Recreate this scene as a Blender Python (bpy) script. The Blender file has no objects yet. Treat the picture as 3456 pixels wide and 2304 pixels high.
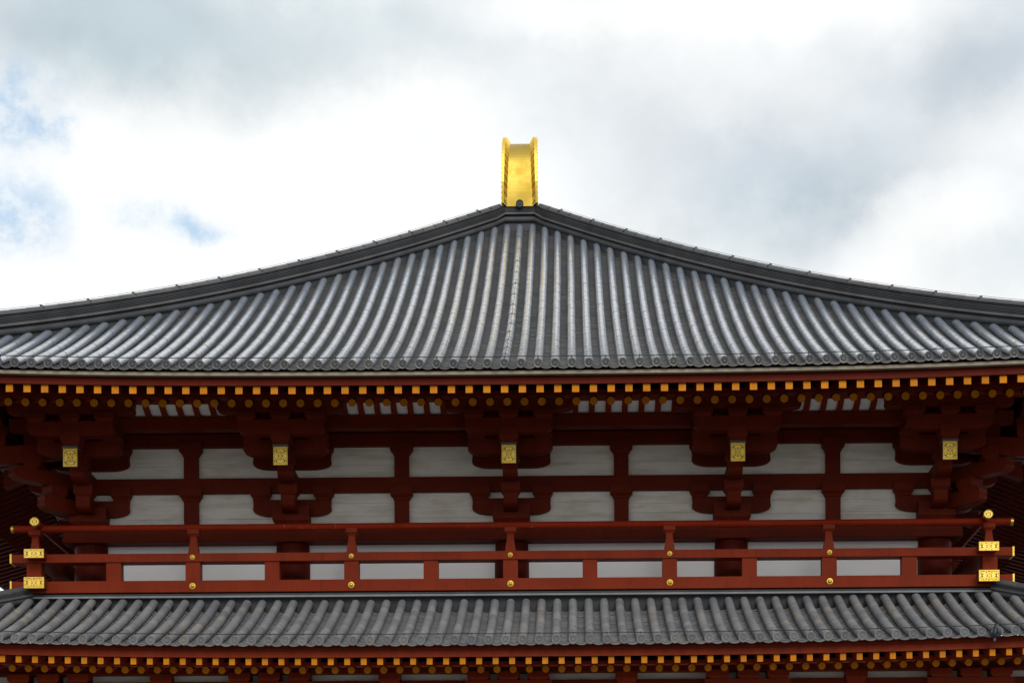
import bpy, math, random
from mathutils import Vector, Matrix
random.seed(7)
S = bpy.context.scene
COL = S.collection
PI = math.pi
R = math.radians

# ------------------------------------------------------------------ camera
cam_d = bpy.data.cameras.new("camera")
cam = bpy.data.objects.new("camera", cam_d)
COL.objects.link(cam)
rx = (0.999884959, 0.014421856, -0.004698795)
ry = (0.004806218, -0.007422983, 0.999960899)
rz = (0.014386413, -0.999868446, -0.007491444)
cam.matrix_world = Matrix(((rx[0], ry[0], rz[0], 1.1555), (rx[1], ry[1], rz[1], -40.005),
                           (rx[2], ry[2], rz[2], 1.6), (0, 0, 0, 1)))
cam_d.sensor_width = 36
cam_d.lens = 71.79
cam_d.shift_x = -0.03063
cam_d.shift_y = 0.6067
cam_d.clip_start = 0.1
cam_d.clip_end = 5000
S.camera = cam

# ------------------------------------------------------------------ exposure
S.view_settings.view_transform = 'Standard'
S.view_settings.look = 'None'
S.view_settings.gamma = 1.0
S.view_settings.exposure = 0.0
S.view_settings.use_curve_mapping = False
S.cycles.max_bounces = 8
S.cycles.diffuse_bounces = 5

# ------------------------------------------------------------------ sun (thin cloud over it)
SUN_EL, SUN_AZ = 38.0, 14.0          # azimuth measured from behind the camera towards its right
sd = bpy.data.lights.new("sun", 'SUN')
sd.energy = 2.1
sd.angle = R(35)
sd.color = (1.0, 0.965, 0.91)
sun = bpy.data.objects.new("sun", sd)
COL.objects.link(sun)
sv = Vector((math.sin(R(SUN_AZ)) * math.cos(R(SUN_EL)), -math.cos(R(SUN_AZ)) * math.cos(R(SUN_EL)), math.sin(R(SUN_EL))))
sun.rotation_euler = sv.to_track_quat('Z', 'Y').to_euler()
sun.location = sv * 60


# ------------------------------------------------------------------ node helpers
class NT:
    def __init__(s, tree):
        s.t = tree
        s.t.nodes.clear()

    def n(s, kind, **kw):
        nd = s.t.nodes.new(kind)
        for k, v in kw.items():
            if k[0] == 'i' and k[1:].isdigit():
                s.put(nd.inputs[int(k[1:])], v)
            elif k.startswith('in_'):
                s.put(nd.inputs[k[3:].replace('_', ' ')], v)
            else:
                setattr(nd, k, v)
        return nd

    def put(s, sock, v):
        if isinstance(v, bpy.types.NodeSocket):
            s.t.links.new(v, sock)
        elif isinstance(v, bpy.types.Node):
            s.t.links.new(v.outputs[0], sock)
        else:
            if isinstance(v, (tuple, list)) and len(v) == 3 and sock.type == 'RGBA':
                v = (*v, 1)
            sock.default_value = v

    def math(s, op, a, b=0.0, clamp=False):
        return s.n('ShaderNodeMath', operation=op, use_clamp=clamp, i0=a, i1=b).outputs[0]

    def mix(s, f, a, b, blend='MIX'):
        nd = s.n('ShaderNodeMix', data_type='RGBA', blend_type=blend)
        s.put(nd.inputs[0], f); s.put(nd.inputs[6], a); s.put(nd.inputs[7], b)
        return nd.outputs[2]

    def noise(s, vec, scale, detail=4, rough=0.55, dist=0.0):
        nd = s.n('ShaderNodeTexNoise', in_Scale=scale, in_Detail=detail, in_Roughness=rough, in_Distortion=dist)
        if vec is not None:
            s.put(nd.inputs['Vector'], vec)
        return nd

    def ramp(s, f, lo, hi, a=0.0, b=1.0, smooth=True):
        nd = s.n('ShaderNodeMapRange', interpolation_type='SMOOTHSTEP' if smooth else 'LINEAR')
        s.put(nd.inputs['Value'], f)
        nd.inputs['From Min'].default_value = lo; nd.inputs['From Max'].default_value = hi
        nd.inputs['To Min'].default_value = a; nd.inputs['To Max'].default_value = b
        return nd.outputs[0]

    def mapping(s, vec, scale=(1, 1, 1), loc=(0, 0, 0)):
        nd = s.n('ShaderNodeMapping')
        s.put(nd.inputs['Vector'], vec)
        nd.inputs['Scale'].default_value = scale
        nd.inputs['Location'].default_value = loc
        return nd.outputs[0]


# ------------------------------------------------------------------ sky: broken cloud over a Nishita sky
world = bpy.data.worlds.new("World")
S.world = world
world.use_nodes = True
W = NT(world.node_tree)
sky = W.n('ShaderNodeTexSky', sky_type='NISHITA', sun_disc=False)
sky.sun_elevation = R(SUN_EL)
sky.sun_rotation = R(180 - SUN_AZ)
sky.air_density = 1.0
sky.dust_density = 1.2
D = W.n('ShaderNodeTexCoord').outputs['Generated']
wob = W.noise(D, 7.0, 6, 0.6)
wv = W.n('ShaderNodeVectorMath', operation='SUBTRACT', i0=wob.outputs['Color'], i1=(0.5, 0.5, 0.5))
wv = W.n('ShaderNodeVectorMath', operation='SCALE', i0=wv)
wv.inputs['Scale'].default_value = 0.06
wob2 = W.noise(D, 26.0, 6, 0.65)
wv2 = W.n('ShaderNodeVectorMath', operation='SUBTRACT', i0=wob2.outputs['Color'], i1=(0.5, 0.5, 0.5))
wv2 = W.n('ShaderNodeVectorMath', operation='SCALE', i0=wv2)
wv2.inputs['Scale'].default_value = 0.024
wv = W.n('ShaderNodeVectorMath', operation='ADD', i0=wv, i1=wv2)
DW = W.n('ShaderNodeVectorMath', operation='ADD', i0=D, i1=wv).outputs[0]


def blob(c, rx_, rz_, soft=0.3):
    d = W.n('ShaderNodeVectorMath', operation='SUBTRACT', i0=DW, i1=c)
    d = W.n('ShaderNodeVectorMath', operation='MULTIPLY', i0=d, i1=(1 / rx_, 4.0, 1 / rz_))
    ln = W.n('ShaderNodeVectorMath', operation='LENGTH', i0=d)
    return W.ramp(ln.outputs['Value'], 1.0, soft, 0.0, 1.0)


big = W.noise(W.mapping(D, (1.0, 1.0, 1.9)), 2.6, 8, 0.5)
grey = W.ramp(big.outputs['Fac'], 0.54, 0.74, 0.0, 0.5)


def add(a, b, k=1.0):
    return W.math('ADD', a, W.math('MULTIPLY', b, k), True)


GREY = [((-0.198, 0.884, 0.424), 0.175, 0.042, 0.10, 0.66),
        ((-0.234, 0.879, 0.416), 0.098, 0.029, 0.00, 0.08),
        ((-0.066, 0.905, 0.421), 0.101, 0.029, 0.00, 0.21),
        ((-0.029, 0.912, 0.409), 0.078, 0.027, 0.00, 0.17),
        ((0.161, 0.901, 0.402), 0.109, 0.034, 0.10, 0.46),
        ((0.206, 0.879, 0.429), 0.082, 0.055, 0.00, 0.54),
        ((0.144, 0.919, 0.367), 0.109, 0.032, 0.00, 0.21),
        ((0.038, 0.925, 0.379), 0.094, 0.055, 0.00, 0.31),
        ((0.081, 0.931, 0.355), 0.101, 0.039, 0.00, 0.29),
        ((0.115, 0.922, 0.369), 0.082, 0.029, 0.00, 0.21),
        ((0.203, 0.923, 0.327), 0.062, 0.039, 0.00, 0.35)]
WHITE = [((0.028, 0.906, 0.422), 0.074, 0.016, 0.10, 1.00),
        ((-0.101, 0.929, 0.355), 0.125, 0.050, 0.55, 1.00),
        ((0.168, 0.923, 0.345), 0.051, 0.025, 0.10, 0.90),
        ((-0.06, 0.949, 0.308), 0.156, 0.024, 0.30, 0.80),
        ((-0.212, 0.906, 0.367), 0.049, 0.022, 0.30, 0.90)]
for c, a, b, sft, k in GREY:
    grey = add(grey, blob(c, a, b, sft), k)
for c, a, b, sft, k in WHITE:
    grey = W.math('MULTIPLY', grey, W.math('SUBTRACT', 1.0, W.math('MULTIPLY', blob(c, a, b, sft), k)))
gfine = W.noise(D, 22.0, 5, 0.55)
gtone = W.ramp(gfine.outputs['Fac'], 0.3, 0.7, 0.96, 1.04)
lilac = W.noise(D, 5.0, 2)
gcol = W.mix(W.ramp(lilac.outputs['Fac'], 0.35, 0.65), (2.9, 4.1, 4.7), (3.7, 4.5, 5.3))
ccol = W.mix(grey, (9.0, 9.1, 9.1), gcol)
ccol = W.mix(1.0, ccol, gtone, 'MULTIPLY')
open_n = W.noise(W.mapping(D, (1, 1, 1.7), (3.1, 0.4, 1.7)), 3.1, 7, 0.55)
blue = W.ramp(open_n.outputs['Fac'], 0.66, 0.80, 0.0, 0.6)
BLUE = [((-0.245, 0.889, 0.386), 0.033, 0.023, 0.20, 0.69),
        ((-0.253, 0.904, 0.344), 0.033, 0.034, 0.10, 0.65),
        ((-0.189, 0.919, 0.347), 0.045, 0.016, 0.10, 0.41),
        ((-0.167, 0.924, 0.345), 0.021, 0.010, 0.15, 0.41),
        ((-0.247, 0.913, 0.325), 0.029, 0.015, 0.00, 0.24),
        ((-0.236, 0.885, 0.402), 0.029, 0.012, 0.00, 0.24)]
for c, a, b, sft, k in BLUE:
    blue = add(blue, blob(c, a, b, sft), k)
wisp = W.noise(D, 34.0, 7, 0.66)
blue = W.math('MULTIPLY', blue, W.ramp(wisp.outputs['Fac'], 0.36, 0.62, 0.25, 1.1), True)
skyc = W.mix(1.0, sky.outputs[0], (1.0, 1.0, 1.0), 'MULTIPLY')
skyc = W.mix(0.6, skyc, (3.6, 6.3, 8.9))
fin = W.mix(blue, ccol, skyc)
bg = W.n('ShaderNodeBackground', in_Color=fin, in_Strength=0.115)
W.n('ShaderNodeOutputWorld', i0=bg)


# ------------------------------------------------------------------ materials
def material(name):
    m = bpy.data.materials.new(name)
    m.use_nodes = True
    t = NT(m.node_tree)
    b = t.n('ShaderNodeBsdfPrincipled')
    t.n('ShaderNodeOutputMaterial', i0=b)
    return m, t, b


def tile_material(name, dark, light, warm, rough, rlo, spread, coat=0.0):
    m, t, b = material(name)
    geo = t.n('ShaderNodeNewGeometry')
    oi = t.n('ShaderNodeObjectInfo')
    rnd = t.math('FRACT', t.math('ADD', geo.outputs['Random Per Island'], oi.outputs['Random']))
    pos = geo.outputs['Position']
    base = t.mix(t.math('MULTIPLY', rnd, spread), dark, light)
    r2 = t.math('FRACT', t.math('MULTIPLY', rnd, 7.31))
    base = t.mix(t.ramp(r2, 0.80, 1.0, 0, 0.7), base, warm)
    n1 = t.noise(pos, 2.3, 5, 0.6)
    base = t.mix(t.ramp(n1.outputs['Fac'], 0.35, 0.7, 0, 0.45), base, tuple(c * 0.62 for c in dark))
    n2 = t.noise(pos, 46.0, 4, 0.7)
    base = t.mix(t.ramp(n2.outputs['Fac'], 0.5, 0.75, 0, 0.28), base, tuple(c * 1.25 for c in light))
    t.put(b.inputs['Base Color'], base)
    t.put(b.inputs['Roughness'], t.ramp(n1.outputs['Fac'], 0.3, 0.75, rlo, rough))
    t.put(b.inputs['Specular IOR Level'], 0.5 if coat > 0.3 else 0.22)
    b.inputs['Coat Weight'].default_value = coat
    b.inputs['Coat Roughness'].default_value = 0.17
    b.inputs['Coat IOR'].default_value = 1.5 if coat < 0.95 else 1.8
    bp = t.n('ShaderNodeBump', in_Strength=0.25, in_Distance=0.006, in_Height=n2.outputs['Fac'])
    t.put(b.inputs['Normal'], bp)
    return m


M = {}
M['tile'] = tile_material('grey_glossy_tile', (0.178, 0.208, 0.258), (0.232, 0.268, 0.325), (0.260, 0.246, 0.215), 0.40, 0.25, 0.6, 1.0)
M['tile_old'] = tile_material('grey_weathered_tile', (0.160, 0.167, 0.182), (0.236, 0.242, 0.252), (0.262, 0.238, 0.202), 0.66, 0.5, 1.0, 0.12)
M['pan'] = tile_material('shaded_pan_tile', (0.020, 0.021, 0.023), (0.040, 0.042, 0.045), (0.042, 0.037, 0.030), 0.8, 0.65, 0.8, 0.0)  # same clay as the rows, with channel shade put into the colour
M['pan_old'] = tile_material('old_pan_tile', (0.060, 0.061, 0.063), (0.100, 0.099, 0.096), (0.110, 0.100, 0.075), 0.8, 0.65, 0.8)  # lower roof's pans, darkened the same way
M['pan_lip'] = tile_material('lit_pan_edge', (0.045, 0.046, 0.049), (0.078, 0.080, 0.083), (0.080, 0.072, 0.058), 0.65, 0.5, 0.8, 0.15)  # same clay; the gleam on the lip is put into a paler colour
M['end'] = tile_material('matt_end_tile', (0.040, 0.042, 0.044), (0.062, 0.064, 0.065), (0.070, 0.066, 0.056), 0.6, 0.45, 0.9, 0.4)
M['end_old'] = tile_material('matt_end_tile_old', (0.125, 0.128, 0.137), (0.175, 0.177, 0.181), (0.185, 0.175, 0.150), 0.8, 0.65, 0.9)
M['ridge_cover'] = tile_material('grey_ridge_cover_tile', (0.060, 0.062, 0.067), (0.100, 0.102, 0.108), (0.115, 0.105, 0.092), 0.75, 0.6, 0.9, 0.0)
M['ridge'] = tile_material('dark_grey_tile', (0.034, 0.036, 0.040), (0.078, 0.081, 0.088), (0.085, 0.078, 0.068), 0.7, 0.55, 0.8)


def wood(name, col, rough=0.5, chips=False):
    m, t, b = material(name)
    pos = t.n('ShaderNodeNewGeometry').outputs['Position']
    oi = t.n('ShaderNodeObjectInfo')
    n1 = t.noise(pos, 1.7, 5, 0.6)
    n2 = t.noise(t.mapping(pos, (3, 30, 30)), 2.0, 5, 0.65)
    c = t.mix(t.ramp(n1.outputs['Fac'], 0.32, 0.72, 0, 0.75), col, (col[0] * 0.64, col[1] * 0.66, col[2] * 0.7))
    n5 = t.noise(t.mapping(pos, (9, 9, 0.9)), 1.5, 5, 0.65)
    c = t.mix(t.ramp(n5.outputs['Fac'], 0.50, 0.72, 0, 0.6), c, (col[0] * 0.55, col[1] * 0.6, col[2] * 0.7))
    c = t.mix(t.ramp(n2.outputs['Fac'], 0.5, 0.8, 0, 0.30), c, (col[0] * 1.3, col[1] * 1.35, col[2] * 1.35))
    c = t.mix(t.math('MULTIPLY', oi.outputs['Random'], 0.3), c, (col[0] * 0.75, col[1] * 0.7, col[2] * 0.7))
    if chips:
        n3 = t.noise(t.mapping(pos, (26, 7, 7)), 1.0, 6, 0.7)
        n4 = t.noise(pos, 0.5, 2)
        k = t.math('MULTIPLY', t.ramp(n3.outputs['Fac'], 0.65, 0.70), t.ramp(n4.outputs['Fac'], 0.5, 0.62))
        c = t.mix(k, c, (0.62, 0.57, 0.52))
    t.put(b.inputs['Base Color'], c)
    t.put(b.inputs['Roughness'], rough)
    t.put(b.inputs['Specular IOR Level'], 0.06)
    bp = t.n('ShaderNodeBump', in_Strength=0.12, in_Distance=0.004, in_Height=n2.outputs['Fac'])
    t.put(b.inputs['Normal'], bp)
    return m


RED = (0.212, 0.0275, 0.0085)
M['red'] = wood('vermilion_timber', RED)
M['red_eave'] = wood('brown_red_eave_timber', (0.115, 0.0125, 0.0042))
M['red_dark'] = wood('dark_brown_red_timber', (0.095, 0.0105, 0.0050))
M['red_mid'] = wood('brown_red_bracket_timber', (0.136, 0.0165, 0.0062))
M['red_rail'] = wood('vermilion_timber_chipped', (0.23, 0.020, 0.005), 0.5, True)
M['cream'] = wood('pale_bare_board', (0.40, 0.350, 0.262), 0.7)


def flat(name, col, rough=0.6, var=0.25, scale=6.0, metallic=0.0, spec=0.4):
    m, t, b = material(name)
    pos = t.n('ShaderNodeNewGeometry').outputs['Position']
    oi = t.n('ShaderNodeObjectInfo')
    n1 = t.noise(pos, scale, 5, 0.6)
    c = t.mix(t.ramp(n1.outputs['Fac'], 0.3, 0.75, 0, 1), col, tuple(x * (1 - var) for x in col))
    c = t.mix(t.math('MULTIPLY', oi.outputs['Random'], 0.6), c, tuple(x * (1 - var * 1.3) for x in col))
    t.put(b.inputs['Base Color'], c)
    t.put(b.inputs['Roughness'], rough)
    b.inputs['Metallic'].default_value = metallic
    b.inputs['Specular IOR Level'].default_value = spec
    return m


M['ochre'] = flat('ochre_paint', (0.61, 0.212, 0.008), 0.6, 0.30, 9.0, spec=0.1)
M['cable'] = flat('dark_cable', (0.018, 0.018, 0.02), 0.5, 0.2)
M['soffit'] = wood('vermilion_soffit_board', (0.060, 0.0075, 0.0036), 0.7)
M['gravel'] = flat('wet_gravel', (0.230, 0.225, 0.205), 0.8, 0.5, 3.0)
M['stone'] = flat('pale_stone', (0.30, 0.29, 0.27), 0.8, 0.3, 2.0)
M['lead'] = flat('grey_metal_cap', (0.10, 0.10, 0.105), 0.55, 0.3)
M['seam'] = flat('dark_wall_backing', (0.20, 0.18, 0.16), 0.9, 0.2)
M['feather'] = flat('blue_black_feathers', (0.007, 0.009, 0.018), 0.5, 0.4, 40.0)
M['feather_pale'] = flat('slate_feathers', (0.014, 0.018, 0.034), 0.55, 0.4, 40.0)
M['beak'] = flat('pale_horn', (0.30, 0.27, 0.27), 0.5, 0.2)


def plaster():
    m, t, b = material('white_limewash_board')
    pos = t.n('ShaderNodeNewGeometry').outputs['Position']
    oi = t.n('ShaderNodeObjectInfo')
    n1 = t.noise(t.mapping(pos, (0.7, 1, 3.5)), 1.6, 6, 0.62)
    n2 = t.noise(t.mapping(pos, (3, 3, 60)), 1.6, 5, 0.6)
    c = t.mix(t.ramp(n1.outputs['Fac'], 0.40, 0.70, 0, 0.8), (0.76, 0.725, 0.68), (0.54, 0.475, 0.39))
    c = t.mix(t.ramp(n2.outputs['Fac'], 0.50, 0.8, 0, 0.4), c, (0.50, 0.475, 0.43))
    c = t.mix(t.math('MULTIPLY', oi.outputs['Random'], 0.22), c, (0.50, 0.475, 0.43))
    t.put(b.inputs['Base Color'], c)
    b.inputs['Roughness'].default_value = 0.85
    return m


M['plaster'] = plaster()
M['white'] = flat('white_plaster', (0.84, 0.84, 0.85), 0.85, 0.07, 1.5)


def gold(name, pattern=False, rough=0.22, smudge=False, k=1.0):
    m, t, b = material(name)
    tc = t.n('ShaderNodeTexCoord')
    pos = t.n('ShaderNodeNewGeometry').outputs['Position']
    n1 = t.noise(pos, 2.6, 5, 0.6)
    c = t.mix(t.ramp(n1.outputs['Fac'], 0.3, 0.75), (0.58 * k, 0.415 * k, 0.080 * k), (0.54 * k, 0.365 * k, 0.055 * k))
    b.inputs['Metallic'].default_value = 1.0
    t.put(b.inputs['Roughness'], t.ramp(n1.outputs['Fac'], 0.3, 0.7, rough, rough + 0.16))
    if pattern:
        # chased scrollwork: ring-and-vine cutwork over a dark ground, mirrored about the plate's middle
        o = t.n('ShaderNodeSeparateXYZ', i0=tc.outputs['Object'])
        ax = t.math('ABSOLUTE', o.outputs[0]); az = t.math('ABSOLUTE', o.outputs[2])
        v = t.n('ShaderNodeCombineXYZ', i0=ax, i2=az)
        vo = t.n('ShaderNodeTexVoronoi', feature='DISTANCE_TO_EDGE', in_Vector=v, in_Scale=31.0)
        hole = t.ramp(vo.outputs['Distance'], 0.10, 0.17)
        c = t.mix(t.math('MULTIPLY', hole, 0.93), c, (0.05, 0.022, 0.010))
        t.put(b.inputs['Metallic'], t.math('SUBTRACT', 1.0, hole))
    if smudge:
        bp = t.n('ShaderNodeBump', in_Strength=0.12, in_Distance=0.02, in_Height=n1.outputs['Fac'])
        t.put(b.inputs['Normal'], bp)
    t.put(b.inputs['Base Color'], c)
    return m


M['gold'] = gold('gilded_bronze', rough=0.38, k=1.25)
M['gold_plate'] = gold('chased_gilded_bronze', True, 0.40, k=1.6)
M['gold_leaf'] = gold('gold_leaf', rough=0.38, smudge=True, k=0.70)


# ------------------------------------------------------------------ mesh helpers
class MB:
    def __init__(s):
        s.v = []; s.f = []; s.sm = []

    def add(s, vs, fs, smooth=False):
        o = len(s.v)
        s.v += [tuple(p) for p in vs]
        for f in fs:
            s.f.append(tuple(i + o for i in f)); s.sm.append(smooth)

    def box(s, x0, x1, y0, y1, z0, z1):
        s.add([(x0, y0, z0), (x1, y0, z0), (x1, y1, z0), (x0, y1, z0), (x0, y0, z1), (x1, y0, z1), (x1, y1, z1), (x0, y1, z1)],
              [(0, 3, 2, 1), (4, 5, 6, 7), (0, 1, 5, 4), (1, 2, 6, 5), (2, 3, 7, 6), (3, 0, 4, 7)])

    def loft(s, rings, closed=True, caps=True, smooth=False):
        n = len(rings[0]); vs = [p for r in rings for p in r]; fs = []
        for i in range(len(rings) - 1):
            for j in range(n if closed else n - 1):
                k = (j + 1) % n
                fs.append((i * n + j, i * n + k, (i + 1) * n + k, (i + 1) * n + j))
        s.add(vs, fs, smooth)
        if caps and closed:
            s.add(rings[0], [tuple(range(n))[::-1]]); s.add(rings[-1], [tuple(range(n))])

    def prism_x(s, poly, x0, x1):          # poly of (y, z)
        s.loft([[(x0, y, z) for y, z in poly], [(x1, y, z) for y, z in poly]])

    def prism_y(s, poly, y0, y1):          # poly of (x, z)
        s.loft([[(x, y0, z) for x, z in poly], [(x, y1, z) for x, z in poly]])

    def rects(s, levels, cx=0.0, cy=0.0):  # stacked rectangles: (z, half_x, half_y)
        s.loft([[(cx - a, cy - b, z), (cx + a, cy - b, z), (cx + a, cy + b, z), (cx - a, cy + b, z)] for z, a, b in levels])

    def tube(s, pts, r, n=10, caps=True, smooth=True):
        rings = []
        pts = [Vector(p) for p in pts]
        for i, p in enumerate(pts):
            t = (pts[min(i + 1, len(pts) - 1)] - pts[max(i - 1, 0)]).normalized()
            a = t.cross(Vector((0, 0, 1)))
            if a.length < 1e-3:
                a = Vector((1, 0, 0))
            a.normalize(); b = a.cross(t).normalized()
            rr = r[i] if isinstance(r, (list, tuple)) else r
            rings.append([p + a * math.cos(2 * PI * j / n) * rr + b * math.sin(2 * PI * j / n) * rr for j in range(n)])
        s.loft(rings, True, caps, smooth)

    def mesh(s, name, mat):
        me = bpy.data.meshes.new(name)
        me.from_pydata(s.v, [], s.f)
        me.polygons.foreach_set('use_smooth', s.sm)
        mats = mat if isinstance(mat, list) else [mat]
        for m in mats:
            me.materials.append(m)
        me.validate()
        me.update()
        import bmesh
        b = bmesh.new(); b.from_mesh(me)
        bmesh.ops.recalc_face_normals(b, faces=b.faces)
        b.to_mesh(me); b.free()
        return me


def obj(name, me, parent=None, loc=(0, 0, 0), kind=None, label=None, mat=None, bevel=0.0):
    if isinstance(me, MB):
        me = me.mesh(name, mat)
    o = bpy.data.objects.new(name, me)
    COL.objects.link(o)
    o.parent = parent
    o.location = loc
    if kind:
        o['kind'] = kind
    if label:
        o['label'] = label
    if bevel:
        md = o.modifiers.new('edge', 'BEVEL'); md.width = bevel; md.segments = 2; md.limit_method = 'ANGLE'
    return o


def empty(name, parent=None, loc=(0, 0, 0)):
    o = bpy.data.objects.new(name, None)
    COL.objects.link(o); o.parent = parent; o.location = loc
    o.empty_display_size = 0.3
    return o


def thing(o, label, cat, group=None):
    o['label'] = label; o['category'] = cat
    if group:
        o['group'] = group
    return o


# ------------------------------------------------------------------ ground
g = MB(); g.add([(-1500, -1500, 0), (1500, -1500, 0), (1500, 2500, 0), (-1500, 2500, 0)], [(0, 1, 2, 3)])
obj('ground', g, kind='structure', mat=M['gravel'])

# ------------------------------------------------------------------ the hall
HALF = 8.27              # half width between the outer upper columns
EAVE = 12.47             # half width to the tile edge
LEN = 31.0               # the hall runs back this far
hall = thing(empty('temple_hall', loc=(0, 0, 0)), 'vermilion and white two-storey temple hall with sweeping grey tiled hip roofs', 'temple')


def lift_c(c):           # the eave rises towards its corner; c = distance along the eave from its middle
    return 0.165 * (max(c, 0) / 10.5) ** 3


SK = 1.14                # the long sides overhang a little further than this end


def side_off(y):         # long eave: up at the corner, sagging along the side
    t = min(1.0, max(0.0, (y + 4.2) / 16.0))
    return lift_c(EAVE - (y + 4.2)) - 0.72 * (1 - (1 - t) ** 1.6)


def lift(x):
    return lift_c(abs(x))


# stylobate, lower storey walls and columns (below the picture)
b = MB(); b.box(-15, 15, -6.6, LEN + 6.6, 0, 1.5)
obj('stone_platform', b, hall, mat=M['stone'])
b = MB(); b.box(-10.4, 10.4, -2.29, LEN + 2.3, 1.5, 6.95)
obj('wall', b, hall, mat=M['white'])
LOWX = (-12.0, -8.46, -4.39, 0.0, 4.39, 8.46, 12.0)
cm = MB(); cm.tube([(0, 0, 1.5), (0, 0, 6.75)], 0.30, 20)
cm = cm.mesh('column', M['red'])
for x in LOWX:
    if abs(x) < 10.4:
        obj('column', cm, hall, (x, -2.3, 0))
# upper core: white walls either side and behind
b = MB(); b.box(-8.2, 8.2, 0.06, LEN, 8.9, 13.9)
obj('wall_core', b, hall, mat=M['seam'])
b = MB(); b.box(-9.35, 9.35, -0.92, LEN + 0.9, 8.78, 8.96)
obj('balcony_floor', b, hall, mat=M['lead'])

# columns of the upper storey
COLX = (-8.27, -4.3, 0.0, 4.3, 8.27)
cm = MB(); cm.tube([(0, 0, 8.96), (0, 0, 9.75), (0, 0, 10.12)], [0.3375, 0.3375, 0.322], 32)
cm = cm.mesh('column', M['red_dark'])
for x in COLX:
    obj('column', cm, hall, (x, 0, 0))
for sx in (-1, 1):
    for y in (4.3, 8.6, 12.9):
        obj('column', cm, hall, (sx * 8.27, y, 0))

# wall: boards and plaster panels between the timbers
random.seed(3)


def planks(x0, x1, z0, z1, n):
    h = (z1 - z0) / n
    cut = [z0] + [z0 + (i + 1) * h + random.uniform(-0.05, 0.05) for i in range(n - 1)] + [z1]
    for za, zb in zip(cut, cut[1:]):
        b = MB()
        b.box(x0, x1, -0.02 + random.uniform(-0.003, 0.003), 0.05, za + 0.0018, zb - 0.0018)
        obj('wall_plank', b, hall, mat=M['plaster'])


bays = [(-8.27, -4.3), (-4.3, 0), (0, 4.3), (4.3, 8.27)]
STRUT = [(a + c) / 2 for a, c in bays]
for (a, c), m in zip(bays, STRUT):
    for x0, x1 in ((a, m), (m, c)):
        planks(x0 + 0.003, x1 - 0.003, 10.44, 11.14, 3)
        planks(x0 + 0.003, x1 - 0.003, 11.43, 12.04, 2)
    b = MB(); b.box(a + 0.2, c - 0.2, -0.01, 0.05, 8.96, 10.13)
    obj('plaster_panel', b, hall, mat=M['white'])


def beam(name, x0, x1, y0, y1, z0, z1, bev=0.012, mat=None):
    b = MB(); b.box(x0, x1, y0, y1, z0, z1)
    return obj(name, b, hall, mat=mat or M['red_mid'], bevel=bev)


beam('head_beam', -8.75, 8.75, -0.40, 0.10, 10.125, 10.44, mat=M['red_mid'])
beam('wall_beam', -8.9, 8.9, -0.15, 0.10, 11.138, 11.428, mat=M['red_mid'])
beam('wall_beam', -8.9, 8.9, -0.15, 0.10, 12.04, 12.30)
beam('wall_beam', -8.9, 8.9, -0.15, 0.10, 12.32, 12.62)
beam('bracket_beam', -9.6, 9.6, -1.10, -0.85, 12.13, 12.375)
for sx in (-1, 1):
    for (d0, d1, z0, z1, nm) in ((-.10, .15, 11.14, 11.43, 'wall_beam'), (-.10, .15, 12.042, 12.302, 'wall_beam'),
                                 (0.85, 1.10, 12.132, 12.377, 'bracket_beam')):
        xs = sorted((sx * (8.27 + d0), sx * (8.27 + d1)))
        b = MB(); b.box(xs[0], xs[1], 0.16 if d1 < .5 else -0.84, LEN, z0, z1)
        obj(nm, b, hall, mat=M['red'])
    xs = sorted((sx * 7.87, sx * 8.67))
    b = MB(); b.box(xs[0], xs[1], 0.11, LEN, 10.072, 10.442)
    obj('head_beam', b, hall, mat=M['red'])

# boarded ceiling between wall and bracket beam
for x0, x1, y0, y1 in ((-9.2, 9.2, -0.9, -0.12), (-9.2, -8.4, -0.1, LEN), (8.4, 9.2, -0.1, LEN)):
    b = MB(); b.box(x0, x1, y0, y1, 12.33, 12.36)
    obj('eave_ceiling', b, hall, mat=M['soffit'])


# ---- bracket members (local frame: x along the wall, -y outwards)
def arm_poly(L, z0, z1, cut=0.42, run=0.34):
    h = z1 - z0
    r = [(L, z1), (L - 0.012, z0 + h * 0.75), (L, z0 + h * cut)]
    for i in range(1, 8):
        a = i / 7 * PI / 2
        r.append((L - run * (1 - math.cos(a)) , z0 + h * cut * (1 - math.sin(a))))
    r[-1] = (L - run, z0)
    right = r
    left = [(-x, z) for x, z in right]
    return right + left[::-1]


def cross_arm(L, z0, z1, y, t=0.26, **kw):
    b = MB(); b.prism_y(arm_poly(L, z0, z1, **kw), y - t / 2, y + t / 2)
    return b


def masu(z0, z1, w, d, cx=0.0, cy=0.0, k=0.40):
    b = MB(); h = z1 - z0
    b.rects([(z0, w * .36, d * .36), (z0 + h * .16, w * .39, d * .39), (z0 + h * k, w * .5, d * .5), (z1, w * .5, d * .5)], cx, cy)
    return b


def out_arm(y_in, y_out, z0, z1, t=0.27):
    h = z1 - z0
    p = [(y_in, z0), (y_in, z1), (y_out, z1), (y_out + 0.01, z0 + .75 * h), (y_out, z0 + .45 * h)]
    for i in range(1, 7):
        a = i / 6 * PI / 2
        p.append((y_out + 0.26 * (1 - math.cos(a)), z0 + h * .45 * (1 - math.sin(a))))
    p[-1] = (y_out + 0.26, z0)
    b = MB(); b.prism_x(p, -t / 2, t / 2)
    return b


def tail(k=1.0, w=0.26):
    y0 = -1.70 * k; zc0 = 11.455; y1 = 0.9; sl = 0.36 / k; h = 0.17
    z1 = zc0 + (y1 - y0) * sl
    b = MB(); b.prism_x([(y0, zc0 - h), (y1, z1 - h), (y1, z1 + h), (y0, zc0 + h)], -w / 2, w / 2)
    return b


BM = {}


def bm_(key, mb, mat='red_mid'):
    BM[key] = mb.mesh(key.split('@')[0], M[mat])


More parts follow.
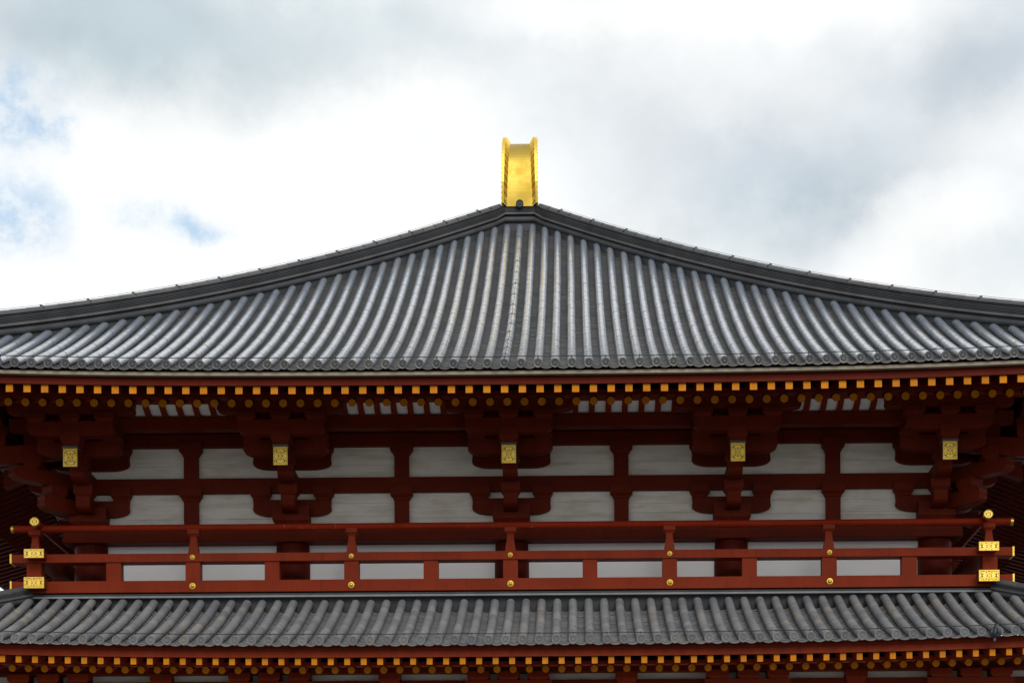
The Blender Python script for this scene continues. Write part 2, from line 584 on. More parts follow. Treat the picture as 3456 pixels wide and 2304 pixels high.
b = MB(); b.rects([(10.44, .285, .285), (10.475, .30, .30), (10.56, .36, .36), (10.83, .36, .36)])
bm_('bearing_block', b)
bm_('wall_arm@1', cross_arm(0.77, 10.684, 11.0, 0.0))
bm_('wall_arm@2', cross_arm(0.77, 11.596, 11.90, 0.0))
bm_('bracket_arm@s2', cross_arm(0.81, 11.63, 11.93, -0.95))
bm_('bracket_arm@s3', cross_arm(0.82, 11.86, 12.14, -1.60))
bm_('support_arm', cross_arm(1.2, 12.285, 12.485, -1.60, cut=0.3, run=0.3))
bm_('small_block@w1', masu(10.985, 11.25, .40, .44))
bm_('small_block@w2', masu(11.87, 12.11, .40, .44))
bm_('small_block@s2', masu(11.90, 12.15, .38, .36))
bm_('small_block@s3', masu(12.12, 12.29, .37, .36))
bm_('small_block@tail', masu(11.675, 11.95, .374, .40))
bm_('small_block@o1', masu(10.93, 11.19, .37, .36))
bm_('small_block@o2', masu(11.41, 11.68, .37, .36))
bm_('projecting_arm@1', out_arm(0.2, -0.76, 10.68, 10.95))
bm_('projecting_arm@2', out_arm(0.2, -1.22, 11.17, 11.43))
bm_('tail_rafter', tail())
b = MB(); b.box(-0.15, 0.15, -1.76, -1.45, 11.629, 11.66)
bm_('tail_cap', b, 'lead')
# gold end plate: chased sheet with a raised rim
b = MB(); b.box(-0.128, 0.128, -0.012, 0.0, -0.166, 0.166)
bm_('gold_plate', b, 'gold_plate')
b = MB()
for x0, x1, z0, z1 in ((-.134, .134, .154, .172), (-.134, .134, -.172, -.154), (-.134, -.116, -.1535, .1535), (.116, .134, -.1535, .1535)):
    b.box(x0, x1, -0.022, -0.002, z0, z1)
bm_('plate_rim', b, 'gold')
K = 1.414
bm_('projecting_arm@d1', out_arm(0.2, -0.80 * K, 10.68, 10.95))
bm_('projecting_arm@d2', out_arm(0.2, -1.24 * K, 11.17, 11.43))
bm_('tail_rafter@d', tail(K, 0.30))


def put(key, par, loc=(0, 0, 0)):
    return obj(key.split('@')[0], BM[key], par, loc)


def bracket(x, y, rot, corner=0, side=False):
    e = empty('bracket_set', hall, (x, y, 0))
    e.rotation_euler = (0, 0, rot)
    if not (corner and side):
        put('bearing_block', e)
        put('wall_arm@1', e); put('wall_arm@2', e)
        for s in (-.615, .615):
            put('small_block@w1', e, (s, 0, 0)); put('small_block@w2', e, (s, 0, 0))
    put('projecting_arm@1', e); put('small_block@o1', e, (0, -0.56, 0))
    put('projecting_arm@2', e); put('small_block@o2', e, (0, -1.0, 0))
    put('bracket_arm@s2', e); put('bracket_arm@s3', e); put('support_arm', e)
    for s in (-.62, 0, .62):
        put('small_block@s2', e, (s, -0.95, 0)); put('small_block@s3', e, (s * 1.05, -1.60, 0))
    put('tail_rafter', e); put('small_block@tail', e, (0, -1.56, 0)); put('tail_cap', e)
    if abs(rot) < 0.1:
        put('gold_plate', e, (0, -1.7005, 11.455)); put('plate_rim', e, (0, -1.70, 11.455))
    if corner and not side:
        d = empty('bracket_set', hall, (x, y, 0))
        d.rotation_euler = (0, 0, rot + corner * PI / 4)
        put('projecting_arm@d1', d); put('small_block@o1', d, (0, -0.58 * K, 0))
        put('projecting_arm@d2', d); put('small_block@o2', d, (0, -1.0 * K, 0))
        put('tail_rafter@d', d); put('small_block@tail', d, (0, -1.56 * K, 0))
    return e


for x in COLX:
    bracket(x, 0, 0, corner=(-1 if x < -8 else (1 if x > 8 else 0)))
for sx in (-1, 1):
    rot = sx * PI / 2
    bracket(sx * 8.27, 0, rot, corner=1, side=True)
    for y in (4.3, 8.6, 12.9):
        bracket(sx * 8.27, y, rot)

# struts at mid bay
sm = {}
for nm, z0, z1 in (('a', 10.44, 11.0), ('b', 11.43, 11.88)):
    b = MB(); b.box(-.1425, .1425, -.13, .04, z0, z1)
    sm[nm] = b.mesh('wall_strut', M['red_mid'])
    sm[nm + 'm'] = masu(z1 - 0.02, z1 + 0.24, .44, .44, k=0.36).mesh('strut_block', M['red_mid'])
for x in STRUT:
    for nm in 'ab':
        o = obj('wall_strut', sm[nm], hall, (x, 0, 0))
        obj('strut_block', sm[nm + 'm'], o)

# curved ribs and white boards (shirin) between bracket beam and purlin
ribp = [(-1.02, 12.36), (-1.13, 12.375), (-1.32, 12.42), (-1.50, 12.50), (-1.62, 12.60)]
b = MB(); b.prism_x([(y, z) for y, z in ribp] + [(y + 0.01, z + 0.06) for y, z in ribp[::-1]], -0.055, 0.055)
rib = b.mesh('cove_rib', M['red'])
PITCH = 0.3138
for k in range(-27, 28):
    obj('cove_rib', rib, hall, ((k + 0.0) * PITCH, 0, 0))
b = MB()
back = [(y + 0.012, z + 0.045) for y, z in ribp]
b.prism_x(back + [(y + 0.02, z + 0.03) for y, z in back[::-1]], -8.9, 8.9)
obj('cove_board', b, hall, mat=M['white'])
b = MB(); b.box(-9.95, 9.95, -1.76, -1.50, 12.49, 12.66)
obj('eave_purlin', b, hall, mat=M['red'], bevel=0.03)
for sx in (-1, 1):
    xs = sorted((sx * (8.27 + 1.50), sx * (8.27 + 1.76)))
    b = MB(); b.box(xs[0], xs[1], -1.48, LEN, 12.492, 12.662)
    obj('eave_purlin', b, hall, mat=M['red'])


# ------------------------------------------------------------------ eaves: rafters, fascia, soffit
def rafter_mesh(name, y0, z0, slope, length, w, h, rnd):
    b = MB()
    if rnd:
        b.loft([[(math.cos(2 * PI * j / 18) * w / 2, yy, zz + math.sin(2 * PI * j / 18) * w / 2) for j in range(18)]
                for yy, zz in ((y0, z0), (y0 + length, z0 + slope * length))], True, True, True)
    else:
        z1 = z0 + slope * length
        b.prism_x([(y0, z0 - h / 2), (y0 + length, z1 - h / 2), (y0 + length, z1 + h / 2), (y0, z0 + h / 2)], -w / 2, w / 2)
    return b.mesh(name, M['red' if 'lower' in name else 'red_eave'])


def cap_mesh(name, w, h, rnd):
    b = MB()
    if rnd:
        n = 20
        b.loft([[(math.cos(2 * PI * i / n) * w / 2, y, math.sin(2 * PI * i / n) * w / 2) for i in range(n)] for y in (-0.006, 0.01)])
    else:
        b.box(-w / 2, w / 2, -0.006, 0.006, -h / 2, h / 2)
    return b.mesh(name, M['ochre'])


def rafters(name, cap, ks, pitch, off, y0, z0, slope, full, w, h, rnd, side_n):
    cm_ = cap_mesh(cap, w * 0.985, h * 0.985, rnd)
    meshes = {}
    depth = -y0

    def get(L):
        q = round(max(0.35, L) * 4) / 4
        if q not in meshes:
            meshes[q] = rafter_mesh(name, y0, z0, slope, q, w, h, rnd)
        return meshes[q]
    for k in ks:
        x = (k + off) * pitch
        if abs(x) > HALF + depth - 0.25:
            continue
        L = min(full, depth - max(0, abs(x) - HALF) + 0.0)
        o = obj(name.replace('lower_', ''), get(L), hall, (x, 0, lift(x) * depth / 4.2))
        obj(cap, cm_, o, (0, y0, z0))
    for sx in (-1, 1):
        for k in range(side_n):
            y = -depth + 0.30 + k * pitch
            L = min(full, depth + min(0, y))
            o = obj(name.replace('lower_', ''), get(L), hall, (sx * HALF, y, side_off(y) * depth / 4.2))
            o.rotation_euler = (0, 0, sx * PI / 2)
            o.scale = (1, SK, 1)


rafters('flying_rafter', 'square_cap', range(-39, 40), PITCH, 0.0, -4.0, 12.017, 0.32, 1.9, 0.128, 0.134, False, 55)
rafters('base_rafter', 'round_cap', range(-36, 37), PITCH, 0.05, -3.0, 12.075, 0.45, 3.0, 0.145, 0.145, True, 55)
LP = 0.2916
rafters('lower_flying_rafter', 'square_cap', range(-43, 43), LP, 0.5 - 0.12, -4.0, 7.215, 0.26, 1.5, 0.102, 0.122, False, 0)
rafters('lower_base_rafter', 'round_cap', range(-41, 41), LP, 0.5 - 0.12, -3.35, 7.163, 0.30, 1.2, 0.13, 0.13, True, 0)


def eave_path(d, z, n=40, back_to=19.0):
    """Front eave line at distance d out from the wall, turned round both corners along the sides."""
    X = HALF + d * SK
    k = d / 4.2
    p = []
    m = 24
    for i in range(m):
        y = back_to - (back_to + d) * i / m
        p.append((-X, y, z + side_off(y) * k))
    for i in range(n + 1):
        x = -X + 2 * X * i / n
        p.append((x, -d, z + lift(x) * k))
    for i in range(m - 1, -1, -1):
        y = back_to - (back_to + d) * i / m
        p.append((X, y, z + side_off(y) * k))
    return p


def eave_band(name, d0, d1, z0, z1, mat, z0b=None, z1b=None):
    """A moulding round the eave: outer distance d1, inner d0, from z0 to z1."""
    o0 = eave_path(d1, z0); o1 = eave_path(d1, z1); i0 = eave_path(d0, z0 if z0b is None else z0b); i1 = eave_path(d0, z1 if z1b is None else z1b)
    b = MB()
    b.loft([[o0[k], o1[k], i1[k], i0[k]] for k in range(len(o0))])
    return obj(name, b, hall, mat=mat)


def soffit(name, d0, z0, d1, z1, mat):
    b = MB()
    a = eave_path(d0, z0); c = eave_path(d1, z1)
    a2 = [(x, y, z + 0.03) for x, y, z in a]; c2 = [(x, y, z + 0.03) for x, y, z in c]
    b.loft([[a[k], c[k], c2[k], a2[k]] for k in range(len(a))])
    return obj(name, b, hall, mat=mat)


# upper eave
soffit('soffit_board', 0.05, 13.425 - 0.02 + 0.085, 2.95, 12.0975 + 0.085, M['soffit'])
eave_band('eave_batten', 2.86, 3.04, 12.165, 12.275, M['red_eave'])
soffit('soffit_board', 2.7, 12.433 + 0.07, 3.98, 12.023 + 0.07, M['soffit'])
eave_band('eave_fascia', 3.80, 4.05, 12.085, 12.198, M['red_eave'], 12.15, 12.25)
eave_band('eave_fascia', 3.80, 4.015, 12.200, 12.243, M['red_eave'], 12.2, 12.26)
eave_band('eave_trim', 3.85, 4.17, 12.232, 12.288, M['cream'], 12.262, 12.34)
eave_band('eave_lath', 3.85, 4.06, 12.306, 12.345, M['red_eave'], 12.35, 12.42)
# lower eave
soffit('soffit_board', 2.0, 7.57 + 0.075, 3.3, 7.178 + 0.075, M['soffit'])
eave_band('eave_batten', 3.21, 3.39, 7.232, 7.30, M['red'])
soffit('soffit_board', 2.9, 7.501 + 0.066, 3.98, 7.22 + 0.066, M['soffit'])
eave_band('eave_fascia', 3.80, 4.05, 7.280, 7.390, M['red'], 7.33, 7.44)
eave_band('eave_fascia', 3.80, 4.015, 7.392, 7.468, M['red'], 7.40, 7.50)
beam('eave_purlin', -12.2, 12.2, -2.56, -2.36, 7.225, 7.36)
beam('wall_beam', -11.6, 11.6, -2.44, -2.2, 6.80, 7.105)

eave_band('eave_lath', 3.70, 4.06, 7.470, 7.490, M['red'], 7.490, 7.515)
# lower brackets: arm with three small blocks below the purlin, and mid-bay struts
la = cross_arm(0.80, 6.80, 7.07, 0, 0.30, cut=.5).mesh('bracket_arm', M['red'])
lb = masu(7.05, 7.235, .40, .36).mesh('small_block', M['red'])
lw = masu(6.97, 7.232, .40, .30, k=.55).mesh('strut_block', M['red'])
for x in LOWX:
    e = empty('bracket_set', hall, (x, -2.5, 0))
    obj('bracket_arm', la, e)
    for s in (-.55, 0, .55):
        obj('small_block', lb, e, (s, 0, 0))
for x in (-6.40, -2.19, 2.17, 6.38):
    obj('strut_block', lw, hall, (x, -2.44, 0))
for x0, x1 in ((-10.2, -6.40), (-6.40, -2.19), (-2.19, 2.17), (2.17, 6.38), (6.38, 10.2)):
    b = MB(); b.box(x0 + 0.002, x1 - 0.002, -2.32, -2.291, 7.08, 7.75)
    obj('wall_plank', b, hall, mat=M['plaster'])


# ------------------------------------------------------------------ tiled roofs
TP = 0.2975                       # spacing of the tile rows


class Roof:
    def __init__(s, name, base, a, b_, smax, label, mat):
        s.base, s.a, s.b, s.smax, s.mat = base, a, b_, smax, mat
        s.e = empty(name, hall)
        s.e['label'] = label

    def z(s, q, x):
        return s.base + s.a * q + s.b * q * q + lift(x)

    def slope(s, q):
        return s.a + 2 * s.b * q


UP = Roof('roof', 12.40, 0.422, 0.0124, 11.88, 'tall upper roof of glossy grey tiles', M['tile'])
LO = Roof('roof', 7.545, 0.30, 0.0267, 3.22, 'shallow lower roof of weathered matt tiles', M['tile_old'])
RT, TL = 0.078, 0.345


def tile_rings(z_of, q0, q1, x=0.0, y_eave=-4.2, r0=0.0835, r1=0.0810, n=9, front=True):
    out = []
    steps = [(q0, r0), (q1, r1)]
    for q, r in steps:
        e = 0.01
        tz = (z_of(q + e) - z_of(q - e)) / (2 * e)
        L = math.hypot(1, tz)
        ny, nz = -tz / L, 1 / L
        ring = []
        for j in range(n):
            a = R(-14) + (PI + R(28)) * j / (n - 1)
            u, v = math.cos(a) * r, math.sin(a) * r
            ring.append((x + u, y_eave + q + ny * v, z_of(q) + nz * v))
        out.append(ring)
    return out


def tile_piece(mb, z_of, q0, q1, x=0.0, n=9):
    rg = tile_rings(z_of, q0, q1, x, n=n)
    mb.loft(rg, closed=False, caps=False, smooth=True)
    inner = tile_rings(z_of, q0 + 0.004, q0 + 0.02, x, r0=0.075, r1=0.075, n=n)
    mb.loft([inner[0], rg[0]], closed=False, caps=False)        # thickness seen at the front lip


def disc_mesh(mat):
    """Round eave-end tile: raised rim, ring of petals round a boss."""
    prof = [(0.002, -0.016), (0.017, -0.016), (0.021, -0.006), (0.026, -0.006), (0.030, -0.013), (0.046, -0.013),
            (0.050, -0.005), (0.060, -0.005), (0.064, -0.017), (0.078, -0.019), (0.082, -0.012), (0.082, 0.05)]
    n = 32
    b = MB()
    rings = []
    for i, (r, y) in enumerate(prof):
        ring = []
        for j in range(n):
            yy = y
            if i in (4, 5):
                yy += 0.007 if j % 2 else 0.0
            ring.append((math.cos(2 * PI * j / n) * r, yy, math.sin(2 * PI * j / n) * r))
        rings.append(ring)
    b.loft(rings, True, True)
    return b.mesh('end_tile', mat)


def lip_mesh(mat):
    """Curved flat eave tile between two rows: concave top, thick hanging lip."""
    b = MB()
    n = 9; hw = 0.125; rings = []
    def zt(u): return -0.058 + 0.046 * (u / hw) ** 2
    for y, dz in ((0.22, 0.035), (-0.02, 0.0), (-0.045, -0.003)):
        rings.append([((-1 + 2 * j / (n - 1)) * hw, y, zt((-1 + 2 * j / (n - 1)) * hw) + dz) for j in range(n)])
    for y, dz in ((-0.045, -0.010), (-0.036, -0.012), (-0.036, -0.036), (-0.045, -0.038), (-0.045, -0.044), (-0.02, -0.044)):
        rings.append([((-1 + 2 * j / (n - 1)) * hw, y, zt((-1 + 2 * j / (n - 1)) * hw) + dz) for j in range(n)])
    b.loft(rings, False, False)
    return b.mesh('eave_tile', mat)


def hip_end(roof, x):
    return min(roof.smax, EAVE - abs(x) - 0.13)


def build_roof(roof, courses, krange):
    up_ = roof is UP
    dm = disc_mesh(M['end' if up_ else 'end_old']); lm = lip_mesh(M['end' if up_ else 'end_old'])
    field = MB()
    pans = MB()
    lips = MB()
    z0 = lambda q: roof.z(q, 0)
    cmesh = []
    for c in range(courses):
        m = MB()
        q0 = c * TL + 0.0; q1 = q0 + TL + 0.03
        qb = q0
        tile_piece(m, lambda q: z0(q) - z0(qb), q0, q1, 0.0, n=13)
        m.v = [(x, y + 4.2 - q0, z) for x, y, z in m.v]
        cmesh.append((m.mesh('round_tile', roof.mat), q0))
    rnd = random.Random(11)
    for k in krange:
        x = k * TP
        zz = roof.z(0, x)
        obj('end_tile', dm, roof.e, (x, -4.235, zz - 0.002))
        qe = hip_end(roof, x)
        vis = abs(x) < 9.6
        j = 0; q = 0.0
        while q < qe - 0.04:
            q1 = min(q + TL + 0.03, qe + 0.02)
            jx = rnd.uniform(-.003, .003); jz = rnd.uniform(-.002, .002)
            if vis and j < courses and q1 < qe:
                me, q0 = cmesh[j]
                obj('round_tile', me, roof.e, (x + jx, -4.2 + q, roof.z(q, x) + jz))
            else:
                tile_piece(field, lambda t: roof.z(t, x) + jz, q, q1, x + jx, n=9 if vis else 6)
            q += TL; j += 1
    for k in list(krange)[:-1]:
        x = (k + 0.5) * TP
        obj('eave_tile', lm, roof.e, (x, -4.2, roof.z(0, x)))
        qe = min(hip_end(roof, x) + 0.12, 99 if roof is UP else 2.93)
        q = 0.02; ex = 0.14; n = 7 if abs(x) < 9.6 else 4; hw = 0.100
        while q < qe:
            q1 = min(q + ex, qe + 0.02)
            us = [(-1 + 2 * i / (n - 1)) * hw for i in range(n)]
            dip = [-0.108 + 0.055 * (u / hw) ** 2 for u in us]
            dr = rnd.uniform(-.003, .003)
            lipz = 0.036 if roof is UP else 0.032
            bot = [(x + u, -4.2 + q, roof.z(q, x) + d + lipz - 0.026 + dr) for u, d in zip(us, dip)]
            low_ = [(x + u, -4.2 + q - 0.002, roof.z(q, x) + d + lipz - 0.018 + dr) for u, d in zip(us, dip)]
            top0 = [(x + u, -4.2 + q + 0.022, roof.z(q + 0.022, x) + d + lipz - 0.004 + dr) for u, d in zip(us, dip)]
            top1 = [(x + u, -4.2 + q1 + 0.06, roof.z(q1 + 0.06, x) + d - 0.010 + dr) for u, d in zip(us, dip)]
            lips.loft([bot, low_, top0], False, False)
            pans.loft([top0, top1], False, False)
            q = q1
    obj('round_tile_field', field, roof.e, kind='stuff', mat=roof.mat)
    obj('pan_lip_field', lips, roof.e, kind='stuff', mat=M['pan_lip' if up_ else 'end_old'])
    obj('pan_tile_field', pans, roof.e, kind='stuff', mat=M['pan' if up_ else 'pan_old'])


build_roof(UP, 1, range(-41, 42))
build_roof(LO, 3, range(-41, 42))

# roof deck under the tiles (front face) and the long side slopes running back from the hips
RB = 22.7                          # far end of the main ridge
b = MB(); N = 24
rings = []
for i in range(N + 1):
    q = 12.3 * i / N
    xe = EAVE - q
    rings.append([(-xe + 2 * xe * j / 24, -4.17 + q, UP.z(q, -xe + 2 * xe * j / 24) - 0.05 - 0.10 * min(1, q / 0.7)) for j in range(25)])
b.loft(rings, False, False)
rings = []
for i in range(13):
    q = 2.93 * i / 12
    xe = EAVE - q
    rings.append([(-xe + 2 * xe * j / 24, -4.17 + q, LO.z(q, -xe + 2 * xe * j / 24) - 0.05 - 0.10 * min(1, q / 0.7)) for j in range(25)])
b2 = MB(); b2.loft(rings, False, False)
obj('roof_deck', b, UP.e, mat=M['ridge'])
obj('roof_deck', b2, LO.e, mat=M['ridge'])
for sx in (-1, 1):
    b = MB(); rings = []
    for i in range(N + 1):
        q = -0.55 + 12.85 * i / N
        ya, yb = -4.2 + q, LEN + 4.2 - q
        rings.append([(sx * (EAVE - q), ya + (yb - ya) * (j / 24) ** 1.5, UP.z(q, 0) + side_off(ya + (yb - ya) * (j / 24) ** 1.5) * max(0, 1 - q / 12) - 0.06) for j in range(25)])
    b.loft(rings, False, False)
    obj('roof_deck', b, UP.e, mat=M['ridge'])
    b = MB()
    for k in range(84):
        y = -3.9 + k * TP * 1.0
        qe = min(12.2, y + 4.2 - 0.15)
        if qe < 0.2:
            continue
        m = 7; prev = None; rg = []
        for i in range(m):
            q = -0.55 + (qe + 0.55) * i / (m - 1)
            zc = UP.z(q, 0) + side_off(y) * max(0, 1 - q / 12)
            rg.append([(sx * (EAVE - q), y + math.cos(PI * j / 5) * 0.076, zc + math.sin(PI * j / 5) * 0.076) for j in range(6)])
        b.loft(rg, False, False, True)
    obj('round_tile_field', b, UP.e, kind='stuff', mat=M['tile'])
# far hip, closing the roof
b = MB(); rings = []
for i in range(9):
    q = 12.3 * i / 8
    xe = EAVE - q
    rings.append([(-xe, LEN + 4.2 - q, UP.z(q, EAVE - q) - 0.06), (xe, LEN + 4.2 - q, UP.z(q, EAVE - q) - 0.06)])
b.loft(rings, False, False)
obj('roof_deck', b, UP.e, mat=M['ridge'])


# ---- hip ridges
def hip_pts(roof, t0, t1, n, sx, ybase):
    out = []
    for i in range(n + 1):
        t = t0 + (t1 - t0) * i / n
        out.append(Vector((sx * t, ybase - t, roof.z(EAVE - t, t))))
    return out


def sweep_rect(b, pts, perp, hw, za, zb):
    b.loft([[p - q * hw + Vector((0, 0, za)), p + q * hw + Vector((0, 0, za)), p + q * hw + Vector((0, 0, zb)), p - q * hw + Vector((0, 0, zb))]
            for p, q in zip(pts, perp)])


def sweep_tube(b, pts, perp, off, dz, r, n=12):
    b.loft([[p + q * (off + math.cos(2 * PI * j / n) * r) + Vector((0, 0, dz + math.sin(2 * PI * j / n) * r)) for j in range(n)]
            for p, q in zip(pts, perp)], True, True, True)


def front_perps(pts):
    out = []
    for i, p in enumerate(pts):
        t1 = (pts[min(i + 1, len(pts) - 1)] - p); t0 = (p - pts[max(i - 1, 0)])
        ns = []
        for t in (t0, t1):
            t = Vector((t.x, t.y, 0))
            if t.length > 1e-6:
                t.normalize(); ns.append(Vector((t.y, -t.x, 0)))
        n = sum(ns, Vector()).normalized()
        out.append(n / max(0.5, n.dot(ns[0])))
    return out


APX = 0.42
up_line = hip_pts(UP, APX, 12.62, 48, -1, 8.27)[::-1] + hip_pts(UP, APX, 12.62, 48, 1, 8.27)
for p in up_line:
    if abs(p.x) > EAVE - 0.1:
        p.z += 0.03
up_perp = front_perps(up_line)


def ridge_courses(roof, line, perp, base, n_thin, thin0, pitch, hws, cover_top=True):
    b = MB(); sweep_rect(b, line, perp, hws[0], base, base + 0.036)
    obj('ridge_course', b, roof.e, mat=M['ridge_cover'])
    b = MB(); sweep_rect(b, line, perp, hws[1] - 0.06, base - 0.42, thin0 + n_thin * pitch + 0.004)
    obj('ridge_core', b, roof.e, mat=M['ridge'])
    for i in range(n_thin):
        z0 = thin0 + i * pitch
        b = MB(); sweep_rect(b, line, perp, hws[1] - 0.003 * i, z0, z0 + pitch * 0.56)
        obj('ridge_course', b, roof.e, mat=M['ridge'])


ridge_courses(UP, up_line, up_perp, 0.195, 6, 0.238, 0.031, (0.215, 0.175))
for s in (0, 1):
    seg = up_line[:49] if s == 0 else up_line[49:]
    pp = up_perp[:49] if s == 0 else up_perp[49:]
    b = MB(); sweep_rect(b, seg, pp, 0.185, 0.426, 0.450)
    obj('ridge_course', b, UP.e, mat=M['ridge_cover'])
b = MB(); sweep_tube(b, up_line, up_perp, 0.105, 0.095, 0.080)
obj('kick_tile', b, UP.e, mat=M['ridge'])

# cover tiles on the hips, one by one, with straps and a lightning cable
ct = MB()
n = 12
ct.loft([[(x, math.cos(R(-10) + R(200) * j / (n - 1)) * r, math.sin(R(-10) + R(200) * j / (n - 1)) * r) for j in range(n)] for x, r in ((0.0, 0.086), (0.008, 0.088), (0.37, 0.083))], False, False, True)
ct = ct.mesh('ridge_tile', M['ridge_cover'])
st = MB()
st.loft([[(x, math.cos(PI * j / 11) * r, math.sin(PI * j / 11) * r) for j in range(12)] for x, r in ((-0.008, 0.092), (-0.008, 0.097), (0.008, 0.097), (0.008, 0.092))], False, False)
st.box(-0.02, 0.02, -0.014, 0.014, 0.090, 0.114)
st = st.mesh('tile_strap', M['cable'])


def ridge_tiles(roof, sx, ybase, t0, t1, dz, strap_every, cable=True):
    t = t0; i = 0; cp = []
    f = lambda t: Vector((sx * t, ybase - t, roof.z(EAVE - t, t) + dz))
    while t < t1:
        p, q = f(t), f(t + 0.245)
        d = (p - q).normalized()                # +x of the piece points up the hip; laid overlapping
        side = Vector((0, 0, 1)).cross(d).normalized()
        up = d.cross(side)
        mtx = Matrix(((d.x, side.x, up.x, q.x), (d.y, side.y, up.y, q.y), (d.z, side.z, up.z, q.z), (0, 0, 0, 1)))
        o = obj('ridge_tile', ct, roof.e); o.matrix_local = mtx
        if strap_every and i % strap_every == 1:
            o2 = obj('tile_strap', st, roof.e); o2.matrix_local = mtx
            cp.append(q + up * 0.108)
        t += 0.245; i += 1
    if cable and len(cp) > 1:
        b = MB(); b.tube(cp, 0.004, 6)
        obj('lightning_cable', b, roof.e, mat=M['cable'])


for sx in (-1, 1):
    ridge_tiles(UP, sx, 8.27, 0.46, 12.5, 0.447, 3)

# lower hip ridges and the courses under the balcony
lo_line = [Vector((-EAVE + 3.22 - 0.02 - 3.2 * 0 - (3.2 * (1 - i / 16)), -4.2 + 3.2 * i / 16 + 0.02, 0)) for i in range(17)]
for p in lo_line:
    p.z = LO.z(EAVE - abs(p.x), p.x)
lo_line = lo_line + [Vector((-p.x, p.y, p.z)) for p in lo_line[::-1]]
for s in (0, 1):
    seg = lo_line[:17] if s == 0 else lo_line[17:]
    pp = front_perps(seg)
    ridge_courses(LO, seg, pp, 0.075, 3, 0.115, 0.033, (0.20, 0.16))
    b = MB(); sweep_tube(b, seg, pp, 0.10, 0.02, 0.08)
    obj('kick_tile', b, LO.e, mat=M['ridge'])
for sx in (-1, 1):
    ridge_tiles(LO, sx, 8.27, 9.12, 12.4, 0.205, 0, False)
for z0, z1, yo, mt in ((8.915, 8.950, -1.10, 'tile_old'), (8.958, 8.992, -1.075, 'ridge')):
    b = MB(); b.box(-9.30, 9.30, yo, -0.93, z0, z1)
    obj('ridge_course', b, LO.e, mat=M[mt])
b = MB(); b.box(-9.2, 9.2, -0.96, -0.9, 8.55, 8.9)
obj('ridge_core', b, LO.e, mat=M['ridge'])


# ---- cables along the eaves, and down the middle row
def cable(roof, pts, r=0.008):
    b = MB(); b.tube(pts, r, 6)
    return obj('safety_cable', b, roof.e, mat=M['cable'])


for roof, dz in ((UP, 0.118), (LO, 0.108)):
    cable(roof, [(x * 0.25, -4.2 + 0.10, roof.z(0.10, x * 0.25) + dz + 0.004 * math.sin(x * 1.7)) for x in range(-49, 50)])
    cl = MB(); cl.box(-0.012, 0.012, -0.02, 0.02, -0.04, 0.012)
    cl = cl.mesh('cable_clip', M['cable'])
    for k in range(-40, 41, 2):
        obj('cable_clip', cl, roof.e, (k * TP, -4.1, roof.z(0.10, k * TP) + dz))
pts = []
b = MB()
q = 0.12; i = 0
while q < 11.7:
    pts.append((0.012 * math.sin(i * 1.3), -4.2 + q, UP.z(q, 0) + 0.088)); q += 0.25; i += 1
cable(UP, pts, 0.007)
sm_ = MB(); sm_.loft([[(math.cos(PI * j / 9) * r, y, math.sin(PI * j / 9) * r) for j in range(10)] for y, r in ((-.004, .080), (-.004, .0865), (.004, .0865), (.004, .080))], False, False)
sm_.box(-0.013, 0.013, -0.006, 0.006, 0.08, 0.093)
sm_ = sm_.mesh('tile_strap', M['cable'])
q = 0.75
while q < 11.6:
    o = obj('tile_strap', sm_, UP.e, (0, -4.2 + q, UP.z(q, 0)))
    o.rotation_euler = (math.atan(UP.slope(q)), 0, 0)
    q += 0.86
# round end tile on the apex and main ridge behind
ad = MB()
ad.loft([[(math.cos(2 * PI * j / 28) * r, y, math.sin(2 * PI * j / 28) * r) for j in range(28)] for r, y in ((0.002, -.01), (.03, -.012), (.036, 0), (.066, 0), (.07, -.014), (.088, -.014), (.088, .25))], True, True)
obj('end_tile', ad, UP.e, (0, 7.60, 19.715), mat=M['ridge'])
b = MB(); b.box(-0.24, 0.24, 7.9, RB, UP.z(12.05, 0) - 0.3, 19.95)
obj('ridge_core', b, UP.e, mat=M['ridge'])
b = MB(); b.tube([(0, 8.9, 19.98), (0, RB, 19.98)], 0.10, 12)
obj('ridge_cover', b, UP.e, mat=M['tile'])

# ------------------------------------------------------------------ gilded ridge-end ornament
fin_e = thing(empty('roof_ornament', loc=(0, 8.3, 19.66)), 'gilded fishtail ornament with two ribbed fins on the roof peak', 'roof ornament')


def F(y, z):
    return (y - 8.3, z - 19.66)


def smooth_curve(pts, n):
    out = []
    for i in range(len(pts) - 1):
        p0 = pts[max(i - 1, 0)]; p1 = pts[i]; p2 = pts[i + 1]; p3 = pts[min(i + 2, len(pts) - 1)]
        for k in range(n):
            t = k / n
            out.append(tuple(0.5 * ((2 * b_) + (-a_ + c_) * t + (2 * a_ - 5 * b_ + 4 * c_ - d_) * t * t + (-a_ + 3 * b_ - 3 * c_ + d_) * t ** 3)
                             for a_, b_, c_, d_ in zip(p0, p1, p2, p3)))
    out.append(pts[-1])
    return out


back_c = smooth_curve([F(7.66, 19.67), F(7.652, 20.1), F(7.685, 20.53), F(7.80, 20.92), F(8.02, 21.22), F(8.36, 21.42), F(8.75, 21.505)], 5)
in_c = smooth_curve([F(8.80, 21.46), F(8.62, 21.22), F(8.52, 20.85), F(8.50, 20.4), F(8.58, 19.95), F(8.62, 19.67)], 4)


def hw_body(z):
    return 0.315 - 0.070 * min(1, z / 1.9)


